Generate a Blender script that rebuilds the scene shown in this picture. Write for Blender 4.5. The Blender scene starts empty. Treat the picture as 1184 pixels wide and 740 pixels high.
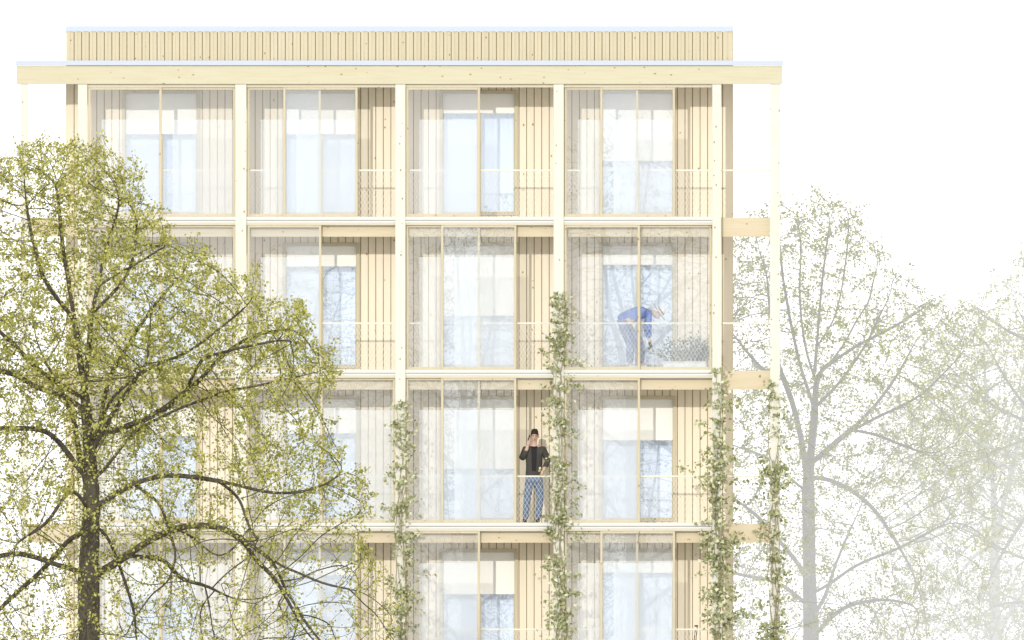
import bpy, math, random
import numpy as np
from mathutils import Vector, Matrix, noise
random.seed(7); rng = np.random.default_rng(11)
S = 58.7
def X(p): return (p - 592.0) / S
def Z(p): return (960.0 - p) / S
C = bpy.context.scene.collection
scene = bpy.context.scene
SUN = Vector((0.235, 1.0, -0.30))          # the way the light travels

# ------------------------------------------------------------------ helpers
class MB:
    def __init__(s): s.v = []; s.f = []
    def box(s, x0, x1, y0, y1, z0, z1):
        n = len(s.v)
        s.v += [(x0,y0,z0),(x1,y0,z0),(x1,y1,z0),(x0,y1,z0),(x0,y0,z1),(x1,y0,z1),(x1,y1,z1),(x0,y1,z1)]
        s.f += [tuple(n+i for i in q) for q in ((0,3,2,1),(4,5,6,7),(0,1,5,4),(1,2,6,5),(2,3,7,6),(3,0,4,7))]
        return s
    def quad(s, a, b, c, d):
        n = len(s.v); s.v += [a,b,c,d]; s.f.append((n,n+1,n+2,n+3)); return s
    def tube(s, pts, rad, k=6, cap=True):
        pts = [Vector(p) for p in pts]; n = len(s.v); m = len(pts)
        if not hasattr(rad, '__len__'): rad = [rad]*m
        t0 = (pts[1]-pts[0]).normalized()
        u = t0.cross(Vector((0.3,0.2,0.93)))
        if u.length < .1: u = t0.cross(Vector((1,0,0)))
        u.normalize()
        for i, p in enumerate(pts):
            t = (pts[min(i+1,m-1)] - pts[max(i-1,0)]).normalized()
            u = (u - t*u.dot(t)).normalized(); w = t.cross(u)
            for j in range(k):
                a = 2*math.pi*j/k
                q = p + (u*math.cos(a) + w*math.sin(a))*rad[i]
                s.v.append((q.x,q.y,q.z))
        for i in range(m-1):
            for j in range(k):
                s.f.append((n+i*k+j, n+i*k+(j+1)%k, n+(i+1)*k+(j+1)%k, n+(i+1)*k+j))
        if cap:
            s.f.append(tuple(n+j for j in reversed(range(k)))); s.f.append(tuple(n+(m-1)*k+j for j in range(k)))
        return s
    def ball(s, c, r, k=10, h=7):
        n = len(s.v); rx, ry, rz = r if hasattr(r,'__len__') else (r,r,r)
        for i in range(1,h):
            ph = math.pi*i/h
            for j in range(k):
                a = 2*math.pi*j/k
                s.v.append((c[0]+rx*math.sin(ph)*math.cos(a), c[1]+ry*math.sin(ph)*math.sin(a), c[2]+rz*math.cos(ph)))
        s.v += [(c[0],c[1],c[2]+rz),(c[0],c[1],c[2]-rz)]
        T = n+(h-1)*k; B = T+1
        for i in range(h-2):
            for j in range(k):
                s.f.append((n+i*k+j, n+(i+1)*k+j, n+(i+1)*k+(j+1)%k, n+i*k+(j+1)%k))
        for j in range(k):
            s.f.append((T, n+j, n+(j+1)%k)); s.f.append((B, n+(h-2)*k+(j+1)%k, n+(h-2)*k+j))
        return s
    def mesh(s, name, mat, smooth=False):
        me = bpy.data.meshes.new(name); me.from_pydata(s.v, [], s.f)
        me.materials.append(mat)
        if smooth: me.polygons.foreach_set('use_smooth', [True]*len(me.polygons))
        me.update(); return me
    def build(s, name, mat, parent=None, loc=None, smooth=False, bevel=0):
        o = bpy.data.objects.new(name, s.mesh(name, mat, smooth)); C.objects.link(o)
        if parent: o.parent = parent
        if loc: o.location = loc
        if bevel:
            b = o.modifiers.new('bevel','BEVEL'); b.width = bevel; b.segments = 1; b.limit_method = 'ANGLE'
        return o
def np_mesh(name, V, F, mat, smooth=False):
    """V (n,3), F (m,k) all faces alike"""
    me = bpy.data.meshes.new(name)
    V = np.asarray(V, np.float32); F = np.asarray(F, np.int32); m, k = F.shape
    me.vertices.add(len(V)); me.vertices.foreach_set('co', V.ravel())
    me.loops.add(m*k); me.loops.foreach_set('vertex_index', F.ravel())
    me.polygons.add(m); me.polygons.foreach_set('loop_start', np.arange(0, m*k, k, dtype=np.int32))
    if smooth: me.polygons.foreach_set('use_smooth', np.ones(m, bool))
    me.materials.append(mat); me.update(calc_edges=True); me.validate(); return me
def link(name, me, parent=None, loc=None):
    o = bpy.data.objects.new(name, me); C.objects.link(o)
    if parent: o.parent = parent
    if loc: o.location = loc
    return o
def tag(o, label=None, cat=None, group=None, kind=None):
    if label: o['label'] = label
    if cat: o['category'] = cat
    if group: o['group'] = group
    if kind: o['kind'] = kind
    return o
def empty(name, loc=(0,0,0), rz=0):
    o = bpy.data.objects.new(name, None); C.objects.link(o); o.location = loc; o.rotation_euler = (0,0,rz)
    o.empty_display_size = .2; return o

# ------------------------------------------------------------------ materials
def srgb(r, g, b):
    f = lambda c: (c/255/12.92) if c/255 <= .04045 else ((c/255+.055)/1.055)**2.4
    return (f(r), f(g), f(b), 1)
class NT:
    def __init__(s, name):
        s.m = bpy.data.materials.new(name); s.m.use_nodes = True; s.t = s.m.node_tree; s.t.nodes.clear()
        s.out = s.t.nodes.new('ShaderNodeOutputMaterial')
    def n(s, typ, **kw):
        nd = s.t.nodes.new(typ)
        for k, v in kw.items():
            if k in ('operation','blend_type','data_type','feature','distance','noise_dimensions','interpolation_type','clamp','voronoi_dimensions'): setattr(nd, k, v)
            else: nd.inputs[k.replace('_',' ') if not k[1:].isdigit() else int(k[1:])].default_value = v
        return nd
    def l(s, a, b): s.t.links.new(a, b)
    def math(s, op, a, b=None, c=None):
        nd = s.t.nodes.new('ShaderNodeMath'); nd.operation = op
        for i, x in enumerate((a,b,c)):
            if x is None: continue
            if isinstance(x, (int,float)): nd.inputs[i].default_value = x
            else: s.l(x, nd.inputs[i])
        return nd.outputs[0]
    def mix(s, fac, a, b, mode='MIX'):
        nd = s.t.nodes.new('ShaderNodeMix'); nd.data_type = 'RGBA'; nd.blend_type = mode
        for i, x in ((0,fac),(6,a),(7,b)):
            if isinstance(x, (int,float,tuple)): nd.inputs[i].default_value = x
            else: s.l(x, nd.inputs[i])
        return nd.outputs[2]
    def ramp(s, v, lo, hi):
        nd = s.t.nodes.new('ShaderNodeMapRange'); nd.interpolation_type = 'SMOOTHSTEP'
        s.l(v, nd.inputs[0]); nd.inputs[1].default_value = lo; nd.inputs[2].default_value = hi
        return nd.outputs[0]
    def pos(s, sx=1, sy=1, sz=1):
        g = s.t.nodes.new('ShaderNodeNewGeometry'); m = s.t.nodes.new('ShaderNodeVectorMath'); m.operation = 'MULTIPLY'
        s.l(g.outputs['Position'], m.inputs[0]); m.inputs[1].default_value = (sx,sy,sz); return m.outputs[0]
    def noise(s, vec, scale, detail=4, rough=.55):
        nd = s.t.nodes.new('ShaderNodeTexNoise'); nd.inputs['Scale'].default_value = scale
        nd.inputs['Detail'].default_value = detail; nd.inputs['Roughness'].default_value = rough
        s.l(vec, nd.inputs['Vector']); return nd.outputs[0]
    def principled(s, col, rough=.6, spec=.3):
        p = s.t.nodes.new('ShaderNodeBsdfPrincipled')
        if isinstance(col, tuple): p.inputs['Base Color'].default_value = col
        else: s.l(col, p.inputs['Base Color'])
        p.inputs['Roughness'].default_value = rough; p.inputs['Specular IOR Level'].default_value = spec
        s.l(p.outputs[0], s.out.inputs[0]); return p
def plain(name, col, rough=.6, var=.12, scale=9, spec=.3):
    m = NT(name); nz = m.noise(m.pos(), scale)
    d = tuple(c*(1-var) for c in col[:3]) + (1,)
    m.principled(m.mix(nz, d, col), rough, spec); return m.m
def wood(name, base, dark, axis='x', knots=.82, boards=None):
    """sawn spruce: grain stretched along the axis, small dark knots; boards=(x0, pitch) tints board by board"""
    m = NT(name)
    st = {'x':(.55,7,9), 'z':(9,7,.5)}[axis]
    g = m.noise(m.pos(*st), 2.6, 5, .6)
    col = m.mix(m.ramp(g, .35, .75), base, dark)
    w = m.noise(m.pos(st[0]*.35, 1, st[2]*.35), 1.1, 2)
    col = m.mix(m.math('MULTIPLY', m.ramp(w, .35, .75), .30), col, tuple(c*f for c, f in zip(base[:3], (.97,.90,.78))) + (1,))
    if boards:
        sx = m.t.nodes.new('ShaderNodeSeparateXYZ'); m.l(m.pos(), sx.inputs[0])
        idx = m.math('FLOOR', m.math('DIVIDE', m.math('SUBTRACT', sx.outputs[0], boards[0]), boards[1]))
        wn = m.t.nodes.new('ShaderNodeTexWhiteNoise'); wn.noise_dimensions = '1D'; m.l(idx, wn.inputs['W'])
        col = m.mix(m.math('MULTIPLY', wn.outputs[0], .75), col, tuple(c*f for c, f in zip(base[:3], (1.03,.98,.93))) + (1,))
        wn2 = m.t.nodes.new('ShaderNodeTexWhiteNoise'); wn2.noise_dimensions = '1D'; m.l(m.math('ADD', idx, 77.3), wn2.inputs['W'])
        col = m.mix(m.math('MULTIPLY', wn2.outputs[0], .35), col, dark)
    v = m.t.nodes.new('ShaderNodeTexVoronoi'); v.inputs['Scale'].default_value = 4.4; v.voronoi_dimensions = '2D'
    s3 = m.t.nodes.new('ShaderNodeSeparateXYZ'); c3 = m.t.nodes.new('ShaderNodeCombineXYZ')
    m.l(m.pos(*((.8,1,1.25) if axis == 'x' else (1.25,1,.8))), s3.inputs[0]); m.l(m.math('ADD', s3.outputs[0], s3.outputs[1]), c3.inputs[0]); m.l(s3.outputs[2], c3.inputs[1])
    m.l(c3.outputs[0], v.inputs['Vector'])
    sc = m.t.nodes.new('ShaderNodeSeparateColor'); m.l(v.outputs['Color'], sc.inputs[0])
    size = m.math('MULTIPLY_ADD', sc.outputs[1], .04, .032)
    k = m.math('MULTIPLY', m.math('LESS_THAN', v.outputs['Distance'], size), m.math('GREATER_THAN', sc.outputs[0], knots))
    col = m.mix(k, col, (.16,.10,.045,1))
    halo = m.math('MULTIPLY', m.math('LESS_THAN', v.outputs['Distance'], m.math('MULTIPLY', size, 2.2)), m.math('GREATER_THAN', sc.outputs[0], knots))
    col = m.mix(m.math('MULTIPLY', halo, .22), col, (.55,.38,.18,1))
    p = m.principled(col, .62, .25)
    b = m.t.nodes.new('ShaderNodeBump'); b.inputs['Strength'].default_value = .15; b.inputs['Distance'].default_value = .01
    m.l(g, b.inputs['Height']); m.l(b.outputs[0], p.inputs['Normal'])
    return m.m
PITCH = 8.72/S; BX0 = X(77)
W_POST  = wood('spruce_post', (.65,.64,.565,1), (.63,.605,.50,1), 'z', .60)
W_BEAM  = wood('spruce_beam', (.56,.52,.375,1), (.53,.475,.32,1), 'x', .62)
W_BEAM2 = wood('spruce_inner_beam', (.60,.52,.37,1), (.56,.47,.31,1), 'x', .66)
W_EDGE  = wood('spruce_edge', (.60,.56,.45,1), (.57,.51,.38,1), 'x', .72)
W_FRAME = wood('spruce_frame', (.56,.50,.36,1), (.51,.435,.285,1), 'z', .7)
W_CLAD  = wood('larch_cladding', (.80,.72,.575,1), (.75,.66,.50,1), 'z', .88, (BX0, PITCH))
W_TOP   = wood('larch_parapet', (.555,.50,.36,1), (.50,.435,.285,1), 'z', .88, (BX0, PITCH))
GAP     = plain('cladding_gap', (.36,.28,.14,1), .9)
WHITE   = plain('white_metal_edge', (.48,.53,.61,1), .4, .03)
CONC    = plain('pale_slab_edge', (.66,.65,.60,1), .6, .05)
DECKM   = plain('pale_deck', (.80,.77,.70,1), .7, .05)
RAILM   = plain('cream_rail', (.70,.67,.56,1), .5, .05)
NETM    = plain('white_cable_net', (.75,.73,.66,1), .5, .05)
ROOMW   = plain('white_room_lining', (.93,.95,.97,1), .8, .02)
BLINDM  = plain('cream_blind', (.86,.835,.765,1), .8, .03)
def curtain_mat():
    m = NT('white_curtain'); nz = m.noise(m.pos(9,9,.15), 1.2, 2)
    m.principled(m.mix(nz, (.88,.925,1.0,1), (.87,.917,.995,1)), .8, .1); return m.m
CURT = curtain_mat()
def glass_mat(name, refl, trans, glare=False, veil=.38):
    m = NT(name)
    tr = m.t.nodes.new('ShaderNodeBsdfTransparent'); tr.inputs[0].default_value = trans
    gl = m.t.nodes.new('ShaderNodeBsdfGlossy'); gl.inputs['Roughness'].default_value = 0.0; gl.inputs[0].default_value = (.93,.96,1,1)
    mx = m.t.nodes.new('ShaderNodeMixShader'); mx.inputs[0].default_value = refl
    m.l(tr.outputs[0], mx.inputs[1]); m.l(gl.outputs[0], mx.inputs[2]); last = mx
    if glare:   # veil of bright light painted into the glass, stops short of its upper and one side edge
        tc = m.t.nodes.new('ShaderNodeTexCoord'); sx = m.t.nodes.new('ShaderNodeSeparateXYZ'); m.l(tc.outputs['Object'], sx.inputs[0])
        inside = m.math('MULTIPLY', m.math('GREATER_THAN', sx.outputs[0], 15.5/S), m.math('LESS_THAN', sx.outputs[2], -glare/S))
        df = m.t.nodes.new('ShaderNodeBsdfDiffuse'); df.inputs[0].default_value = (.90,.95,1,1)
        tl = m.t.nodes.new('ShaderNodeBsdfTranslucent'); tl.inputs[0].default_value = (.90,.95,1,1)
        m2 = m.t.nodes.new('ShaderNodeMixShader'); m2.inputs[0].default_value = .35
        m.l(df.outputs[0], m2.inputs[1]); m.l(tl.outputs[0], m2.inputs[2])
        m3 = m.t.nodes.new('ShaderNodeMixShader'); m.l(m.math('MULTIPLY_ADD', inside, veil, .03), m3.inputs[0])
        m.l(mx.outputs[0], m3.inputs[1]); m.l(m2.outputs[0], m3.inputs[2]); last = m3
    m.l(last.outputs[0], m.out.inputs[0]); return m.m
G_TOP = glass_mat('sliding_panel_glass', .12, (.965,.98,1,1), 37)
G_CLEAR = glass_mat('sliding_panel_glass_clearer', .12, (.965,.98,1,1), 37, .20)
G_WIN = glass_mat('window_glass', .16, (.96,.98,1,1))

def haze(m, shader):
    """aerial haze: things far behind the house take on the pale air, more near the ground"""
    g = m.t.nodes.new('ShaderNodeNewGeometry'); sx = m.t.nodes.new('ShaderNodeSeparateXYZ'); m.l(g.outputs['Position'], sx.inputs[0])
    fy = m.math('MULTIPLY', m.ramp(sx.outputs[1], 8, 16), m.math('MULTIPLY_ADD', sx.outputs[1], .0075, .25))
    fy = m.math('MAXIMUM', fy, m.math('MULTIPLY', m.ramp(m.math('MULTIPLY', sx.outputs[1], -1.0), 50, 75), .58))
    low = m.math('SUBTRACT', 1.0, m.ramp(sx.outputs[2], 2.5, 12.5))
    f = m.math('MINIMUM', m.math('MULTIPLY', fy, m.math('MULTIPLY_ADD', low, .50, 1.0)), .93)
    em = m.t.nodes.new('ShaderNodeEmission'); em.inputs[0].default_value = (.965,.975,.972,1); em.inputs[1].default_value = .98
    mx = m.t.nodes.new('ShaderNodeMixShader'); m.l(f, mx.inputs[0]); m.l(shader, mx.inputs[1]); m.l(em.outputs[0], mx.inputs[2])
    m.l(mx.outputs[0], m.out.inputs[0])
def bark_mat(name, a, b, hazy=False):
    m = NT(name); nz = m.noise(m.pos(22,22,6), 1.6, 6, .7)
    p = m.principled(m.mix(m.ramp(nz,.3,.7), a, b), .9, .15)
    bp = m.t.nodes.new('ShaderNodeBump'); bp.inputs['Strength'].default_value = .7; bp.inputs['Distance'].default_value = .03
    m.l(nz, bp.inputs['Height']); m.l(bp.outputs[0], p.inputs['Normal'])
    if hazy: haze(m, p.outputs[0])
    return m.m
def leaf_mat(name, cols, hazy=False, trans=.35):
    m = NT(name); g = m.t.nodes.new('ShaderNodeNewGeometry'); r = g.outputs['Random Per Island']
    c = m.mix(m.ramp(r, .0, .6), cols[0], cols[1]); c = m.mix(m.ramp(r, .55, 1.0), c, cols[2])
    nz = m.noise(m.pos(), .9, 2); c = m.mix(m.math('MULTIPLY', m.ramp(nz,.4,.7), .4), c, cols[0])
    df = m.t.nodes.new('ShaderNodeBsdfDiffuse'); tl = m.t.nodes.new('ShaderNodeBsdfTranslucent'); mx = m.t.nodes.new('ShaderNodeMixShader')
    m.l(c, df.inputs[0]); m.l(c, tl.inputs[0]); mx.inputs[0].default_value = trans
    m.l(df.outputs[0], mx.inputs[1]); m.l(tl.outputs[0], mx.inputs[2]); m.l(mx.outputs[0], m.out.inputs[0])
    if hazy: haze(m, mx.outputs[0])
    return m.m
BARK = bark_mat('linden_bark', (.062,.053,.036,1), (.130,.114,.082,1))
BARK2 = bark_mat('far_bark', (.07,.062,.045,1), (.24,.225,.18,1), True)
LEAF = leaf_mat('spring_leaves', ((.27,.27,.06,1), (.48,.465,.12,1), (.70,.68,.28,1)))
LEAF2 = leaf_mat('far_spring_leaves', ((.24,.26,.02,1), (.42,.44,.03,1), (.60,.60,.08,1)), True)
IVY = leaf_mat('ivy_leaves', ((.27,.28,.13,1), (.43,.45,.24,1), (.80,.79,.58,1)), False, .2)
IVYSTEM = plain('ivy_stem', (.30,.26,.16,1), .9)

# ------------------------------------------------------------------ setting
GROUNDM = plain('ground_paving', (.50,.49,.46,1), .9, .2, .6)
tag(MB().quad((-250,-250,0),(250,-250,0),(250,250,0),(-250,250,0)).build('ground', GROUNDM), kind='structure')
tag(MB().box(-40,40,-14,-1.2,.002,.02).build('path', plain('path_slabs', (.5,.48,.44,1), .9, .2, 3)), kind='structure')

# ------------------------------------------------------------------ apartment building
B = tag(empty('apartment_building', (X(462),1.3,0)), 'timber clad apartment building with open balconies, sliding glass panels and pale wooden posts', 'building')
BL = Vector((-X(462), -1.3, 0))            # children carry world coordinates through this offset
def part(mb, name, mat, parent=None, **k):
    if parent is None: return mb.build(name, mat, B, loc=BL, **k)
    return mb.build(name, mat, parent, **k)
YW = 1.30
FLOORS = [250.5, 427.3, 604.3, 781.3, 958]        # top of each balcony deck, in picture rows
BAYS = [(101,272),(285,457),(469,640),(652,823)]
WINX = [(143,229.5),(328.5,414),(510,597),(694.5,780)]
WTOPS = [106.3, 282.5, 459.5, 636.5]
WINS = [(c, r, X(a), X(b), Z(FLOORS[r]-1.5), Z(WTOPS[r])) for r in range(4) for c, (a, b) in enumerate(WINX)]
def rect_minus(x0, x1, z0, z1):
    """pieces of a rectangle that no window opening covers"""
    xs = sorted({x0, x1} | {v for w in WINS for v in (w[2], w[3]) if x0 < v < x1})
    out = []
    for a, b in zip(xs, xs[1:]):
        cuts = sorted((w[4], w[5]) for w in WINS if w[2] < (a+b)/2 < w[3])
        lo = z0
        for c0, c1 in cuts:
            if c0 > lo: out.append((a, b, lo, min(c0, z1)))
            lo = max(lo, c1)
        if lo < z1: out.append((a, b, lo, z1))
    return out
# cladding: each board a strip, the gaps show the dark battens behind
cl = MB(); nb = int(round((X(847)-X(77))/PITCH)); ztop = Z(76)
for i in range(nb):
    a = BX0 + i*PITCH + .0075; b = BX0 + (i+1)*PITCH - .0075
    if i == nb-1: b = X(847)
    j = random.uniform(-.002,.002)
    for (p, q, z0, z1) in rect_minus(a, b, 0.15, ztop): cl.box(p, q, YW+j, YW+.025, z0, z1)
wall = part(cl, 'wall', W_CLAD)
bk = MB()
for (p, q, z0, z1) in rect_minus(X(77)+.01, X(847)-.01, 0.1, ztop): bk.box(p, q, YW+.0275, YW+.06, z0, z1)
part(bk, 'backing', GAP, wall)
DEPTH = 12.0
k = int((DEPTH-1.36)/PITCH)
for sx in (X(77), X(847)):                          # flanks, boarded alike
    sd = MB()
    for i in range(k):
        y0 = 1.363 + i*PITCH
        sd.box(sx-.012 if sx < 0 else sx-.012, sx+.012, y0, y0+PITCH-.014, .15, Z(36.5))
    part(sd, 'flank', W_CLAD)
part(MB().box(X(77)+.02, X(847)-.02, 2.1, DEPTH, 0.02, Z(38)).box(X(77)+.0125, X(77)+.03,1.361,2.1,.02,Z(38)).box(X(847)-.03, X(847)-.0125,1.361,2.1,.02,Z(38)), 'core', GAP)
# parapet storey set back above the eaves
pr = MB()
for i in range(nb):
    a = BX0 + i*PITCH + .008; b = BX0 + (i+1)*PITCH - .008
    if i == nb-1: b = X(847)
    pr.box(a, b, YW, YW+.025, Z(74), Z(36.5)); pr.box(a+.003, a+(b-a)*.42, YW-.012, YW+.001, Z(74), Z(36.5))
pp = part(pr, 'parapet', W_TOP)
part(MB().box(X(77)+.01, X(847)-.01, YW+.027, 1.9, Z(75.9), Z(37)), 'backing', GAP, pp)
part(MB().box(X(76), X(848), YW-.03, DEPTH+.1, Z(36.4), Z(30)), 'roof', WHITE, bevel=.008)
part(MB().box(X(18), X(905.5), -.08, 1.28, Z(75.8), Z(70)), 'roof_edge', WHITE, bevel=.008)
part(MB().box(X(19), X(904.5), -.05, .10, Z(97.3), Z(76.2)), 'eaves_beam', W_BEAM, bevel=.006)
part(MB().box(X(90), X(834), .11, 1.29, Z(88), Z(76.4)), 'ceiling', DECKM)
part(MB().box(X(101.2), X(823), .02, .13, Z(101), Z(97.5)), 'head_rail', W_EDGE)
# posts
for (a, b) in ((24,33),(90,101),(272,285),(457,469),(640,652),(823.5,834),(890.3,902)):
    part(MB().box(X(a), X(b), -.035, .20, 0.02, Z(97.4)), 'post', W_POST, bevel=.008)
# decks, edge strips, inner beams
for r, fy in enumerate(FLOORS[:4]):
    z = Z(fy)
    part(MB().box(X(90.2), X(833.8), .142, YW-.003, Z(fy+11), z-.004), 'deck', DECKM)
    part(MB().box(X(100.5), X(824), -.012, .14, Z(fy+4.0), z), 'deck_edge', CONC, bevel=.004)
    part(MB().box(X(100.5), X(824), .0, .14, Z(fy+7.0), Z(fy+4.5)), 'deck_trim', CONC)
    part(MB().box(X(100.5), X(824), .005, .11, Z(fy+9.6), Z(fy+7.1)), 'head_rail', W_EDGE)
    part(MB().box(X(33), X(890.2), .145, .27, Z(fy+23.2), Z(fy+1.2)), 'beam', W_BEAM2)
# railings: a rail on a cable net
net_cache = {}
def railing(x0, x1, fy, net=True):
    zt = Z(fy-53.5); zb = Z(fy-1)
    rl = part(MB().box(x0, x1, .105, .135, zt-.016, zt+.018), 'railing', RAILM, bevel=.004)
    if net:
        mb = MB(); h = zt-.02-zb; w = x1-x0; p = .075; yv = .12; t = .0026
        n = int((w+h*.6)/p)+1
        for sgn in (1,-1):
            for i in range(n+1):
                bx = -h*.6 + i*p      # a cord rises h while it moves .6 h sideways
                u0 = max(0, -bx/(h*.6)); u1 = min(1, (w-bx)/(h*.6))
                if u1 <= u0: continue
                q0 = bx+u0*h*.6; q1 = bx+u1*h*.6
                if sgn < 0: q0, q1 = w-q0, w-q1
                a = Vector((x0+q0, yv+sgn*.003, zb+u0*h)); b = Vector((x0+q1, yv+sgn*.003, zb+u1*h))
                mb.tube([a,b], t, 3, False)
        part(mb, 'net', NETM, rl)
    return rl
for r, fy in enumerate(FLOORS[:4]):
    for (a, b) in BAYS: railing(X(a)-.005, X(b)+.005, fy)
    railing(X(834.2), X(890.2), fy, False); railing(X(33.2), X(89.8), fy, False)
# windows
BLINDS = {(0,0):154,(1,0):154,(2,0):130,(3,0):185,(0,1):320,(1,1):307,(2,1):364,(3,1):305,
          (0,2):503,(1,2):500,(2,2):541,(3,2):508,(0,3):690,(1,3):664,(2,3):686,(3,3):661}
for (c, r, x0, x1, z0, z1) in WINS:
    f = MB(); t = .035; y0 = YW-.03; y1 = YW+.07
    f.box(x0-.03, x0+t, y0, y1, z0, z1+.03).box(x1-t, x1+.03, y0, y1, z0, z1+.03).box(x0+t, x1-t, y0, y1, z1-t, z1+.03).box(x0+t, x1-t, y0, y1, z0, z0+.025)
    wn = part(f, 'window', W_FRAME, bevel=.004)
    xm = (x0+x1)/2; s = .042; ya = YW+.085; yb = YW+.13
    part(MB().box(x0, x1, ya-.0145, yb+.003, z1-.034, z1+.02), 'head', W_FRAME, wn)
    part(MB().box(x0, x1, ya-.0145, yb+.003, z0-.02, z0+.024), 'sill', W_FRAME, wn)
    for (p, q) in ((x0+.012, xm-.003), (xm+.003, x1-.012)):
        cs = MB().box(p, p+s, ya, yb, z0+.03, z1-.04).box(q-s, q, ya, yb, z0+.03, z1-.04).box(p+s, q-s, ya, yb, z1-.04-s, z1-.04).box(p+s, q-s, ya, yb, z0+.03, z0+.03+s)
        part(cs, 'casement', W_FRAME, wn)
        part(MB().box(p+s-.002, q-s+.002, yb-.02, yb-.012, z0+.03+s-.002, z1-.04-s+.002), 'pane', G_WIN, wn)
    zb = Z(BLINDS[(c,r)])
    # a box-shaped room behind each window, lined white, with a curtain across it
    yr = YW+.46
    part(MB().box(x0-.10, x0-.002, yb+.005, yr, z0-.05, z1+.08).box(x1+.002, x1+.10, yb+.005, yr, z0-.05, z1+.08).box(x0, x1, yb+.005, yr, z1+.021, z1+.08).box(x0, x1, yb+.005, yr, z0-.05, z0-.021), 'reveal', ROOMW, wn)
    cu = MB(); n = 34; cx0, cx1 = x0-.09, x1+.09
    pv = None
    for i in range(n*3+1):
        x = cx0 + (cx1-cx0)*i/(n*3); y = yr - .06 + .006*math.sin(i*2*math.pi/6 + c*2.1 + .6*math.sin(i*.13+r))
        if pv: cu.quad((pv[0],pv[1],z0-.04),(x,y,z0-.04),(x,y,z1+.07),(pv[0],pv[1],z1+.07))
        pv = (x, y)
    part(cu, 'curtain', CURT, wn, smooth=True)
    bl = MB().box(x0+.037, x1-.037, YW+.045, YW+.049, zb, z1-.037).box(x0+.037, x1-.037, YW+.040, YW+.056, zb-.018, zb-.0005)
    part(bl, 'blind', BLINDM, wn)
# sliding glass panels in two tracks: (bay, row): [(x0, x1, track)]
F_, R_ = 0, 1
PANELS = {(0,0):[(102,187,F_),(184,272,R_)],(1,0):[(286,371,R_),(327.5,413.5,F_)],(2,0):[(469.5,555,F_)],(3,0):[(652.5,738,R_),(694,780.5,F_)],
          (0,1):[(102,187,F_),(184,272,R_)],(1,1):[(286,371.5,F_)],(2,1):[(469.5,555,R_),(510,597,F_)],(3,1):[(652.5,740,F_),(738,823,R_)],
          (0,2):[(102,187,F_)],(1,2):[(286,373,F_),(371,457,R_)],(2,2):[(469.5,555,R_),(510,597,F_)],(3,2):[(652.5,740,F_)],
          (0,3):[(102,187,F_),(184,272,R_)],(1,3):[(286,371,R_),(327.5,413.5,F_)],(2,3):[(469.5,555,F_)],(3,3):[(652.5,738,R_),(694,780.5,F_)]}
for (bay, r), ps in PANELS.items():
    zt = Z(101.2) if r == 0 else Z(FLOORS[r-1]+9.8); zb = Z(FLOORS[r]-.1)
    for (a, b, tr) in ps:
        y0 = .012 if tr == F_ else .056; y1 = y0+.036; x0, x1 = X(a), X(b); t = .046
        m = MB().box(x0, x0+t, y0, y1, zb, zt).box(x1-t, x1, y0, y1, zb, zt).box(x0+t, x1-t, y0, y1, zt-t, zt).box(x0+t, x1-t, y0, y1, zb, zb+t*1.1)
        gp = part(m, 'glass_panel', W_FRAME, bevel=.004)
        # the pane's own origin is its upper corner: its painted light veil is measured from there
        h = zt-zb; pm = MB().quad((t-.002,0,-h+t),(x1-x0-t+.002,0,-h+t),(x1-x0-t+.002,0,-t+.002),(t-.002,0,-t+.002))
        pm.build('pane', G_CLEAR if (bay, r) == (3, 1) else G_TOP, gp, loc=(x0, (y0+y1)/2, zt))

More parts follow.
